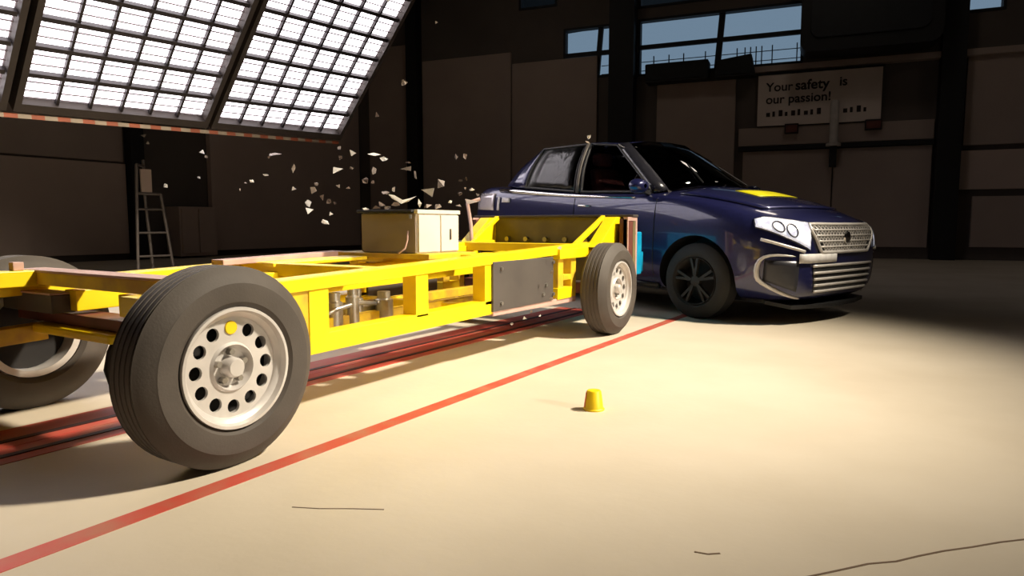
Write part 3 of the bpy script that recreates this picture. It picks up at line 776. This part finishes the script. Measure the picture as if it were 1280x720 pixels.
# cabin ------------------------------------------------------------
GH = [((-0.30, 0.00, 1.145), (-1.08, 0.00, 1.580)),
      ((-0.35, 0.40, 1.130), (-1.11, 0.30, 1.575)),
      ((-0.50, 0.66, 1.085), (-1.18, 0.49, 1.545)),
      ((-0.60, 0.755, 1.060), (-1.27, 0.56, 1.530)),
      ((-1.52, 0.805, 1.055), (-1.60, 0.595, 1.555)),
      ((-1.62, 0.805, 1.060), (-1.68, 0.595, 1.556)),
      ((-2.46, 0.790, 1.105), (-2.40, 0.565, 1.540)),
      ((-2.84, 0.745, 1.130), (-2.54, 0.515, 1.510)),
      ((-3.09, 0.40, 1.150), (-2.64, 0.32, 1.530)),
      ((-3.12, 0.00, 1.155), (-2.66, 0.00, 1.540))]
def ghp(i, t, sy, bulge=0.035):
    i0 = int(min(i, len(GH) - 1.0001)); f = i - i0
    b = Vector(GH[i0][0]).lerp(Vector(GH[i0 + 1][0]), f); tp_ = Vector(GH[i0][1]).lerp(Vector(GH[i0 + 1][1]), f)
    p = b.lerp(tp_, t)
    w = math.sin(PI * t) * bulge
    c = Vector((-1.55, 0, p.z)); q = Vector((p.x, p.y, p.z)) - c
    if q.length > 0: q.normalize()
    p = p + Vector((q.x * 0.6, q.y, 0.25)) * w
    return Vector((p.x, sy * p.y, p.z))
def gh_sheet(i0, i1, sy, name, mt, t0=0.0, t1=1.0, nu=5, solid=0.006, parent=None):
    rows = [[tuple(ghp(i, t, sy)) for t in lin(t0, t1, 7)] for i in lin(i0, i1, nu)]
    return MB().grid(rows).build(name, M[mt], parent or car, smooth=True, solid=solid)
# windscreen over both halves
rows = [[tuple(ghp(i, t, -1)) for t in lin(0, 1, 7)] for i in (2, 1.5, 1, 0.5, 0)] + [[tuple(ghp(i, t, 1)) for t in lin(0, 1, 7)] for i in (0.5, 1, 1.5, 2)]
MB().grid(rows).build('windscreen', M['car_glass'], car, smooth=True, solid=0.006)
rows = [[tuple(ghp(i, t, -1)) for t in lin(0, 1, 7)] for i in (7, 7.5, 8, 8.5, 9)] + [[tuple(ghp(i, t, 1)) for t in lin(0, 1, 7)] for i in (8.5, 8, 7.5, 7)]
MB().grid(rows).build('rear_window', M['rear_glass'], car, smooth=True, solid=0.006)
for sy in (-1, 1):
    gh_sheet(2, 3, sy, 'windscreen_pillar', 'pillar', solid=0.03, nu=3)
    gh_sheet(4, 5, sy, 'door_pillar', 'pillar', solid=0.03, nu=3)
    gh_sheet(6, 7, sy, 'rear_pillar', 'paint', solid=0.03, nu=4)
    gh_sheet(5.02, 5.98, sy, 'rear_door_window', 'rear_glass', 0.03, 0.97)
    if sy > 0: gh_sheet(3.02, 3.98, sy, 'front_door_window', 'car_glass', 0.03, 0.97)
    # bright frame of the door window openings
    for (a, b) in ((3, 4), (5, 6)):
        loop = [ghp(i, 0.02, sy) for i in lin(a, b, 6)] + [ghp(b, t, sy) for t in lin(0.15, 0.85, 5)] + [ghp(i, 0.99, sy) for i in lin(b, a, 6)] + [ghp(a, t, sy) for t in lin(0.85, 0.15, 5)]
        MB().tube([tuple(p + Vector((0, sy * 0.010, 0))) for p in loop], 0.014, 6, closed=True).build('window_surround', M['black_trim'], car, smooth=True)
    # bright belt strip, thickened rearward to imitate lamp light reflected on the shoulder
    pts = [side(x, z, sy, 0.012) for x, z in ((-0.75, 1.015), (-1.2, 1.02), (-1.7, 1.03), (-2.2, 1.05), (-2.6, 1.07), (-2.9, 1.085))]
    MB().tube([tuple(p) for p in pts if p], [0.008, 0.010, 0.014, 0.022, 0.026, 0.022], 8).build('belt_strip', M['chrome'], car, smooth=True)
MB().tube([tuple(ghp(4.5, t, -1) + Vector((0, -0.018, 0))) for t in lin(0.0, 1.0, 7)], 0.022, 8).build('pillar_trim', M['plate_grey'], car, smooth=True)
# roof
rows = []
def trow(i, crown):
    p = Vector(GH[i][1]); w = p.y
    return [(p.x + (crown if False else 0), -w, p.z), (p.x, -w * 0.62, p.z + 0.022), (p.x, 0, p.z + 0.034), (p.x, w * 0.62, p.z + 0.022), (p.x, w, p.z)]
g = GH
rows.append([(g[2][1][0], -g[2][1][1], g[2][1][2]), (g[1][1][0], -g[1][1][1], g[1][1][2]), g[0][1], g[1][1], g[2][1]])
for i in (3, 4, 5, 6): rows.append(trow(i, 0))
rows.append([(g[7][1][0], -g[7][1][1], g[7][1][2]), (g[8][1][0], -g[8][1][1], g[8][1][2]), g[9][1], g[8][1], g[7][1]])
o = MB().grid(rows).build('roof', M['paint'], car, smooth=True)
kk = o.modifiers.new('solid', 'SOLIDIFY'); kk.thickness = 0.03; kk.offset = 0
kk = o.modifiers.new('sub', 'SUBSURF'); kk.levels = 2; kk.render_levels = 2
# nose ------------------------------------------------------------
# main grille
def grille_w(z): return 0.40 + 0.12 * min(1, (z - 0.60) / 0.16)
GZ0, GZ1 = 0.605, 0.825
gr = sheet(lambda u, v: front((v * 2 - 1) * grille_w(GZ0 + (GZ1 - GZ0) * u), GZ0 + (GZ1 - GZ0) * u, 0.004), lin(0, 1, 9), lin(0, 1, 15), 'grille', 'black_trim', car, 0.006)
loop = [(y, GZ0) for y in lin(-0.40, 0.40, 11)] + [(grille_w(z), z) for z in lin(0.64, 0.79, 5)] + [(y, GZ1) for y in lin(0.50, -0.50, 13)] + [(-grille_w(z), z) for z in lin(0.79, 0.64, 5)]
MB().tube([tuple(front(y, z, 0.012)) for y, z in loop], 0.014, 6, closed=True).build('grille_surround', M['silver'], gr, smooth=True)
for k_ in range(4):
    z = GZ0 + 0.044 * (k_ + 1)
    MB().tube([tuple(front(y, z, 0.012)) for y in lin(-grille_w(z) + 0.02, grille_w(z) - 0.02, 13)], 0.008, 6).build('grille_bar', M['silver'], gr, smooth=True)
m = MB()
for kx in range(-10, 11):
    for r_ in range(5):
        y0 = kx * 0.048 + (0.024 if r_ % 2 else 0); z0 = GZ0 + r_ * 0.044; z1 = z0 + 0.044
        if abs(y0) + 0.03 < grille_w(z0):
            a = front(y0, z0, 0.010); b = front(y0 + 0.024, z1, 0.010); c_ = front(y0 - 0.024, z1, 0.010)
            m.beam(a, b, 0.007, 0.007, up=(1, 0, 0)); m.beam(a, c_, 0.007, 0.007, up=(1, 0, 0))
m.build('grille_mesh', M['silver'], gr)
c0 = front(0, 0.72, 0.018)
MB().lathe([(0, 0.052), (0.010, 0.047), (0.012, 0.0), (0, 0.0)], c0, 'X', 24, 1).build('badge', M['chrome'], gr, smooth=True, auto=40)
# lower air intake with slats
li = sheet(lambda u, v: front((v * 2 - 1) * (0.50 - 0.05 * u), 0.49 - 0.20 * u, 0.003), lin(0, 1, 5), lin(0, 1, 13), 'lower_intake', 'black_trim', car, 0.006)
for z in (0.50, 0.445, 0.395, 0.345, 0.295):
    w = 0.50 - 0.05 * (0.49 - z) / 0.20
    MB().tube([tuple(front(y, z, 0.010)) for y in lin(-w, w, 15)], 0.011, 6).build('intake_slat', M['silver'], li, smooth=True)
# number plate, toward the car's right
npl = sheet(lambda u, v: front(-0.66 + v * 0.50, 0.525 + 0.072 * u, 0.016), lin(0, 1, 3), lin(0, 1, 9), 'number_plate', 'plate_white', car, 0.008)
for sy in (-1, 1):
    # headlamp: wraps from the grille round the corner
    def hl(u, v, sy=sy):
        zlo = 0.79 - 0.165 * u ** 1.2; zhi = 0.885 - 0.05 * u
        if u < 0.2: zhi -= 0.03 * (0.2 - u) / 0.2
        return corner(0.34 + 0.53 * u, zlo + (zhi - zlo) * v, sy, 0.008)
    h = sheet(hl, lin(0, 1, 15), lin(0, 1, 6), 'headlamp', 'lens', car, 0.008)
    loop = [hl(u, 0) for u in lin(0, 1, 12)] + [hl(1, v) for v in (0.3, 0.6)] + [hl(u, 1) for u in lin(1, 0, 12)] + [hl(0, v) for v in (0.6, 0.3)]
    MB().tube([tuple(p) for p in loop], 0.006, 6, closed=True).build('headlamp_edge', M['lens_dark'], h, smooth=True)
    for u_ in (0.38, 0.62):
        bpts = [hl(u_ + 0.10 * math.cos(a), 0.5 + 0.30 * math.sin(a)) for a in lin(0, 2 * PI, 17)[:-1]]
        MB().tube([tuple(q + Vector((0.006, sy * 0.004, 0))) for q in bpts], 0.006, 6, closed=True).build('lamp_ring', M['lens_dark'], h, smooth=True)
    # bright strip under the lamp
    pts = [corner(0.38 + 0.42 * u, 0.70 - 0.085 * u, sy, 0.012) for u in lin(0, 1, 10)]
    MB().tube([tuple(p) for p in pts], 0.013, 6).build('lamp_strip', M['silver'], car, smooth=True)
    # fog lamp pocket and its hooked chrome trim
    fp = sheet(lambda u, v: corner(0.42 + 0.33 * u, 0.38 + (0.54 - 0.38) * v - 0.08 * u * (1 - v), sy, 0.004), lin(0, 1, 8), lin(0, 1, 6), 'fog_pocket', 'lens_dark', car, 0.006)
    tr_ = [corner(a_, z_, sy, 0.014) for a_, z_ in ((0.72, 0.575), (0.52, 0.59), (0.40, 0.57), (0.355, 0.51), (0.36, 0.40), (0.40, 0.365), (0.55, 0.305), (0.70, 0.26), (0.84, 0.235))]
    MB().tube([tuple(p) for p in tr_], [0.007, 0.011, 0.015, 0.025, 0.028, 0.020, 0.019, 0.016, 0.010], 8).build('fog_trim', M['silver'], car, smooth=True, sub=1)
    # mirror
    mb = MB()
    for i in range(7):
        pass
    mc = Vector((-0.62, sy * 0.93, 1.115))
    rows = []
    for i, (dx, w, h_) in enumerate(((0.07, 0.02, 0.02), (0.06, 0.075, 0.045), (0.02, 0.10, 0.065), (-0.04, 0.105, 0.07), (-0.06, 0.10, 0.065), (-0.062, 0.02, 0.02))):
        rows.append([(mc.x + dx, mc.y + w * math.cos(a), mc.z + h_ * math.sin(a)) for a in lin(0, 2 * PI, 13)[:-1]])
    mb.grid(rows, closed=True)
    mr = mb.build('door_mirror', M['paint'], car, smooth=True, sub=1)
    MB().beam((mc.x, sy * 0.80, 1.05), (mc.x, sy * 0.90, 1.08), 0.05, 0.03).build('mirror_arm', M['black_trim'], mr)
    # door outline and handle
    for xx in (-0.48, -1.57):
        pts = [side(xx, z, sy, 0.001) for z in lin(0.26, 1.0, 9)]
        MB().tube([tuple(p) for p in pts if p], 0.005, 5).build('door_gap', M['black_trim'], car)
    p = side(-1.42, 0.93, sy, 0.02)
    MB().tube([tuple(p + Vector((-0.09, -sy * 0.02, 0))), tuple(p + Vector((-0.07, 0, 0))), tuple(p + Vector((0.07, 0, 0))), tuple(p + Vector((0.09, -sy * 0.02, 0)))], 0.010, 8).build('door_handle', M['chrome'], car, smooth=True)
    # tail lamp
    def tl(u, v, sy=sy): return cast((-2.98 - 0.40 * u, sy * 3, 0.86 + 0.19 * v), (0, -sy, 0), 0.008)
    sheet(tl, lin(0, 1, 7), lin(0, 1, 5), 'tail_lamp', 'tail', car, 0.008)
    if sy < 0:
        sheet(lambda u, v: side(-2.98 - 0.24 * u, 0.86 + 0.15 * v, sy, 0.007), lin(0, 1, 5), lin(0, 1, 5), 'marker_sticker', 'plate_white', car, 0.002)['label'] = 'white marker sticker on the rear wing'
        sheet(lambda u, v: side(-2.86 - 0.05 * u, 0.86 + 0.15 * v, sy, 0.007), lin(0, 1, 3), lin(0, 1, 5), 'marker_sticker', 'plate_white', car, 0.002)
        sheet(lambda u, v: side(-2.66 - 0.16 * u, 0.95 + 0.05 * v, sy, 0.007), lin(0, 1, 4), lin(0, 1, 3), 'marker_sticker', 'plate_white', car, 0.002)
    # sill
    pts = [side(x, 0.24, sy, 0.006) for x in lin(-0.45, -2.15, 8)]
    MB().tube([tuple(p) for p in pts if p], 0.03, 6).build('sill', M['black_trim'], car, smooth=True)
# wipers
for y0 in (-0.35, 0.15):
    MB().tube([tuple(ghp(0.9, 0.02, -1 if y0 < 0 else 1) + Vector((0.02, 0, 0.02))), (-0.62, y0 + 0.1, 1.34)], 0.008, 6).build('wiper', M['black_trim'], car)
# front splitter hanging loose
MB().prism([(0.80, -0.62, 0.155), (0.88, -0.30, 0.155), (0.90, 0.0, 0.155), (0.88, 0.30, 0.155), (0.80, 0.62, 0.155), (0.55, 0.62, 0.17), (0.55, -0.62, 0.17)], (0, 0, 0.03)).build('splitter', M['black_trim'], car)
MB().box(-3.1, 0.5, -0.55, 0.55, 0.165, 0.20).build('underbody', M['black_trim'], car)
# wheels
for x in (0.0, WB):
    for sy in (-1, 1):
        c = (x, sy * 0.765, CR); h = 0.10
        prof = [(-h + 0.02, 0.20), (-h, 0.22), (-h - 0.002, 0.26), (-h + 0.02, 0.305), (-h + 0.04, CR), (h - 0.04, CR), (h - 0.02, 0.305), (h + 0.002, 0.26), (h, 0.22), (h - 0.02, 0.20)]
        w = round_x(MB().lathe(prof, c, 'Y', 48, sy), x).build('wheel', M['car_rubber'], car, smooth=True, auto=35)
        round_x(MB().lathe([(h - 0.012, 0.205), (h - 0.004, 0.20), (h - 0.02, 0.188), (-h + 0.02, 0.185), (-h + 0.02, 0.20)], c, 'Y', 40, sy), x).build('rim', M['alloy_dark'], w, smooth=True, auto=40)
        sp = MB()
        for k_ in range(5):
            a = 2 * PI * k_ / 5 + 0.4
            for da in (-0.16, 0.16):
                p0 = (c[0] + 0.04 * math.cos(a), c[1] + sy * (h - 0.025), c[2] + 0.04 * math.sin(a)); p1 = (c[0] + 0.192 * math.cos(a + da), c[1] + sy * (h - 0.02), c[2] + 0.192 * math.sin(a + da))
                sp.beam(p0, p1, 0.022, 0.028, up=(0, 1, 0))
        round_x(sp, x).build('wheel_spokes', M['alloy_dark'], w)
        round_x(MB().lathe([(h - 0.05, 0.05), (h - 0.014, 0.045), (h - 0.010, 0.0), (h - 0.05, 0.0)], c, 'Y', 20, sy), x).build('hub_cap', M['alloy_dark'], w, smooth=True, auto=40)
        round_x(MB().lathe([(-h + 0.04, 0.185), (-h + 0.05, 0.185), (-h + 0.05, 0.0), (-h + 0.04, 0.0)], c, 'Y', 24, sy), x).build('brake_disc', M['hole'], w)
# seats with head restraints, steering wheel (right-hand drive)
for sy in (-1, 1):
    st = MB().hexa([(-1.62, sy * 0.36 - 0.22, 1.00), (-1.42, sy * 0.36 - 0.22, 1.00), (-1.42, sy * 0.36 + 0.22, 1.00), (-1.62, sy * 0.36 + 0.22, 1.00),
                    (-1.72, sy * 0.36 - 0.18, 1.32), (-1.60, sy * 0.36 - 0.18, 1.32), (-1.60, sy * 0.36 + 0.18, 1.32), (-1.72, sy * 0.36 + 0.18, 1.32)]).build('front_seat', M['seat'], car, bevel=0.05)
    MB().box(-1.74, -1.63, sy * 0.36 - 0.12, sy * 0.36 + 0.12, 1.34, 1.48).build('head_restraint', M['seat'], st, bevel=0.04)
    MB().tube([(-1.68, sy * 0.36 - 0.05, 1.28), (-1.68, sy * 0.36 - 0.05, 1.38)], 0.008).build('restraint_rod', M['steel'], st)
MB().box(-2.55, -2.40, -0.58, 0.58, 1.0, 1.34).build('rear_seat', M['interior'], car, bevel=0.05)
MB().prism([(-0.45, -0.68, 1.00), (-0.92, -0.68, 1.00), (-0.92, -0.68, 1.10), (-0.70, -0.68, 1.15), (-0.50, -0.68, 1.09)], (0, 1.36, 0)).build('dashboard', M['interior'], car)
sw = Vector((-1.05,-0.36,1.16)); ax = Vector((-0.9, 0, 0.42)).normalized(); s2 = ax.cross(Vector((0, 1, 0)))
MB().tube([tuple(sw + (Vector((0, 1, 0)) * math.cos(a) + s2 * math.sin(a)) * 0.18) for a in lin(0, 2 * PI, 25)[:-1]], 0.016, 8, closed=True).build('steering_wheel', M['interior'], car, smooth=True)

MB().box(-1.30, -1.18, -0.12, 0.10, 1.50, 1.525).build('cabin_glint', M['plate_white'], car, bevel=0.01)  # white block stands in for a small glint inside the cabin

S_ = 1.04
car.scale = (S_ * XS, S_, S_)
car.rotation_euler = (R(0.0), R(2.0), R(-18.8))
car.location = (-1.483, 6.737, 0.0)

# ================================================================== flying debris
DEB = [(-6.07, 4.52, 1.18, 0.023, 0.023, 1), (-6.88, 5.2, 1.31, 0.036, 0.031, 1), (-6.26, 4.81, 1.29, 0.067, 0.062, 2), (-6.67, 5.33, 1.4, 0.083, 0.036, 2), (-6.57, 5.38, 1.64, 0.155, 0.041, 1), (-5.14, 4.14, 1.43, 0.032, 0.04, 0), (-4.69, 4.03, 1.31, 0.049, 0.08, 1), (-6.8, 5.84, 1.27, 0.077, 0.072, 2), (-5.0, 4.57, 1.21, 0.038, 0.034, 1), (-4.99, 4.52, 1.15, 0.063, 0.063, 1), (-6.95, 6.19, 1.1, 0.069, 0.098, 2), (-5.63, 5.03, 0.97, 0.08, 0.066, 2), (-6.3, 5.84, 1.16, 0.075, 0.107, 0), (-5.35, 5.05, 1.06, 0.046, 0.06, 0), (-5.81, 5.41, 0.85, 0.11, 0.055, 2), (-4.57, 4.33, 0.92, 0.047, 0.051, 2), (-5.63, 5.4, 1.06, 0.044, 0.044, 0), (-6.07, 5.91, 1.73, 0.069, 0.064, 1), (-5.34, 5.15, 1.4, 0.116, 0.102, 2), (-5.77, 5.63, 1.58, 0.055, 0.045, 0), (-5.65, 5.48, 1.25, 0.049, 0.054, 1), (-4.16, 4.14, 1.13, 0.041, 0.033, 0), (-5.61, 5.67, 1.63, 0.085, 0.075, 2), (-5.27, 5.3, 1.42, 0.052, 0.033, 0), (-4.46, 4.66, 1.23, 0.061, 0.053, 0), (-3.8, 4.07, 1.38, 0.088, 0.039, 2), (-5.34, 5.9, 1.56, 0.101, 0.056, 2), (-4.71, 5.04, 1.35, 0.052, 0.079, 1), (-5.23, 5.58, 1.29, 0.044, 0.053, 0), (-5.47, 5.93, 2.07, 0.051, 0.086, 0), (-4.74, 5.57, 1.41, 0.121, 0.047, 1), (-5.01, 6.03, 1.38, 0.035, 0.125, 1), (-4.12, 4.87, 1.39, 0.081, 0.02, 0), (-4.44, 5.76, 1.25, 0.094, 0.084, 1), (-3.98, 4.98, 1.12, 0.115, 0.082, 2), (-3.72, 4.53, 1.0, 0.045, 0.075, 2), (-3.35, 4.47, 1.01, 0.036, 0.032, 2), (-2.9, 3.61, 0.95, 0.051, 0.039, 1), (-2.85, 3.65, 0.95, 0.051, 0.036, 1), (-3.21, 4.48, 1.37, 0.039, 0.064, 0), (-4.5, 6.12, 1.56, 0.044, 0.063, 0), (-3.54, 4.96, 1.23, 0.031, 0.039, 0), (-3.91, 5.38, 1.25, 0.039, 0.03, 0), (-3.28, 4.66, 1.11, 0.055, 0.029, 2), (-3.72, 5.12, 1.11, 0.049, 0.045, 0), (-3.47, 4.85, 1.14, 0.031, 0.027, 1), (-2.84, 3.89, 0.96, 0.053, 0.022, 1), (-3.64, 5.29, 1.1, 0.05, 0.042, 1), (-4.68, 5.29, 1.18, 0.036, 0.054, 1), (-5.42, 5.99, 1.19, 0.093, 0.041, 1), (-3.89, 4.25, 0.99, 0.073, 0.055, 0), (-4.21, 4.52, 0.98, 0.071, 0.043, 0), (-4.26, 4.44, 0.96, 0.078, 0.043, 2), (-4.14, 4.59, 0.97, 0.079, 0.036, 1), (-3.73, 4.24, 0.99, 0.054, 0.054, 0), (-8.4, 4.9, 1.92, 0.079, 0.06, 1), (-8.32, 4.9, 1.83, 0.059, 0.059, 1), (-7.25, 4.9, 1.66, 0.083, 0.046, 2), (-7.16, 4.9, 1.6, 0.055, 0.046, 1), (-7.33, 4.9, 1.37, 0.047, 0.047, 2), (-7.99, 4.9, 1.3, 0.058, 0.058, 2), (-4.36, 4.9, 2.88, 0.059, 0.073, 2), (-3.81, 4.9, 2.59, 0.042, 0.042, 1), (-4.19, 4.9, 2.12, 0.051, 0.051, 1), (-2.37, 5.0, 1.52, 0.038, 0.032, 2), (-2.38, 5.0, 1.48, 0.045, 0.025, 1), (-2.13, 3.95, 0.51, 0.032, 0.026, 1), (-2.13, 3.59, 0.25, 0.025, 0.025, 2), (-2.13, 3.79, 0.24, 0.026, 0.026, 2), (-2.13, 3.95, 0.34, 0.032, 0.032, 1), (-2.13, 3.45, 0.23, 0.024, 0.019, 1), (-2.13, 4.06, 0.67, 0.032, 0.032, 2), (-2.13, 3.68, 0.28, 0.025, 0.025, 1), (-3.71, 4.3, 1.03, 0.191, 0.065, 2), (-3.02, 4.3, 1.0, 0.153, 0.044, 1)]
tones = ('dark brown', 'small grey-beige', 'tiny bright white')
groups = ('dark flying shards', 'grey flying shards', 'white flying shards')
def where(x, y, z):
    if z < 0.8 and x > -2.8: return 'falling beside the trolley frame near its dark cover panel', 'by the trolley frame'
    if x > -2.5 and z > 1.4: return 'flying just above the car roof', 'over the car roof'
    if z > 2.0 and x > -6: return 'flying high up right of the lamp bank', 'right of the lamp bank'
    if x < -7.0: return 'flying in front of the dark left wall near the ladder', 'near the ladder'
    k = -x / y          # bearing seen from the open floor
    if k > 0.97: return 'flying in the air left of the control cabinet', 'left of the cabinet'
    if k > 0.74: return 'flying in the air right above the control cabinet', 'above the cabinet'
    return 'flying between the control cabinet and the car tail', 'between cabinet and car'
special = {len(DEB) - 2: 'longest white torn strip flying just above the control cabinet lid', len(DEB) - 1: 'thin beige sliver flying between the cabinet and the car tail'}
rg = random.Random(5)
cr = Vector((math.cos(R(31.7)), math.sin(R(31.7)), 0))
for i, (x, y, z, w, h, t) in enumerate(DEB):
    m = MB(); w *= 1.2; h *= 1.2
    n = rg.choice((3, 4, 4, 5)); pts = []
    a0 = rg.uniform(0, 6)
    for k in range(n):
        a = a0 + 2 * PI * k / n + rg.uniform(-0.25, 0.25); rr = rg.uniform(0.45, 1.15)
        pts.append((math.cos(a) * rr * w / 2, rg.uniform(-0.25, 0.25) * w, math.sin(a) * rr * h / 2))
    if i == len(DEB) - 2:
        pts = [(-w * .5, 0, h * .55), (-w * .38, .01, h * .1), (-w * .05, 0, -h * .45), (w * .2, .02, -h * .2), (w * .5, 0, h * .35), (w * .3, .01, h * .15), (0, 0, -h * .05), (-w * .3, 0, h * .45)]
    yv = Vector((-cr.y, cr.x, 0))
    P3 = [Vector((x, y, z)) + cr * p[0] + yv * p[1] + Vector((0, 0, p[2])) for p in pts]
    m.prism(P3, yv * max(0.005, 0.12 * min(w, h)))
    o = m.build('debris_shard', M['shard%d' % t], None, origin=(x, y, z))
    wl_, wg_ = where(x, y, z)
    tag(o, special.get(i, tones[t] + ' shard ' + wl_), 'debris', None if i in special else groups[t] + ' ' + wg_)
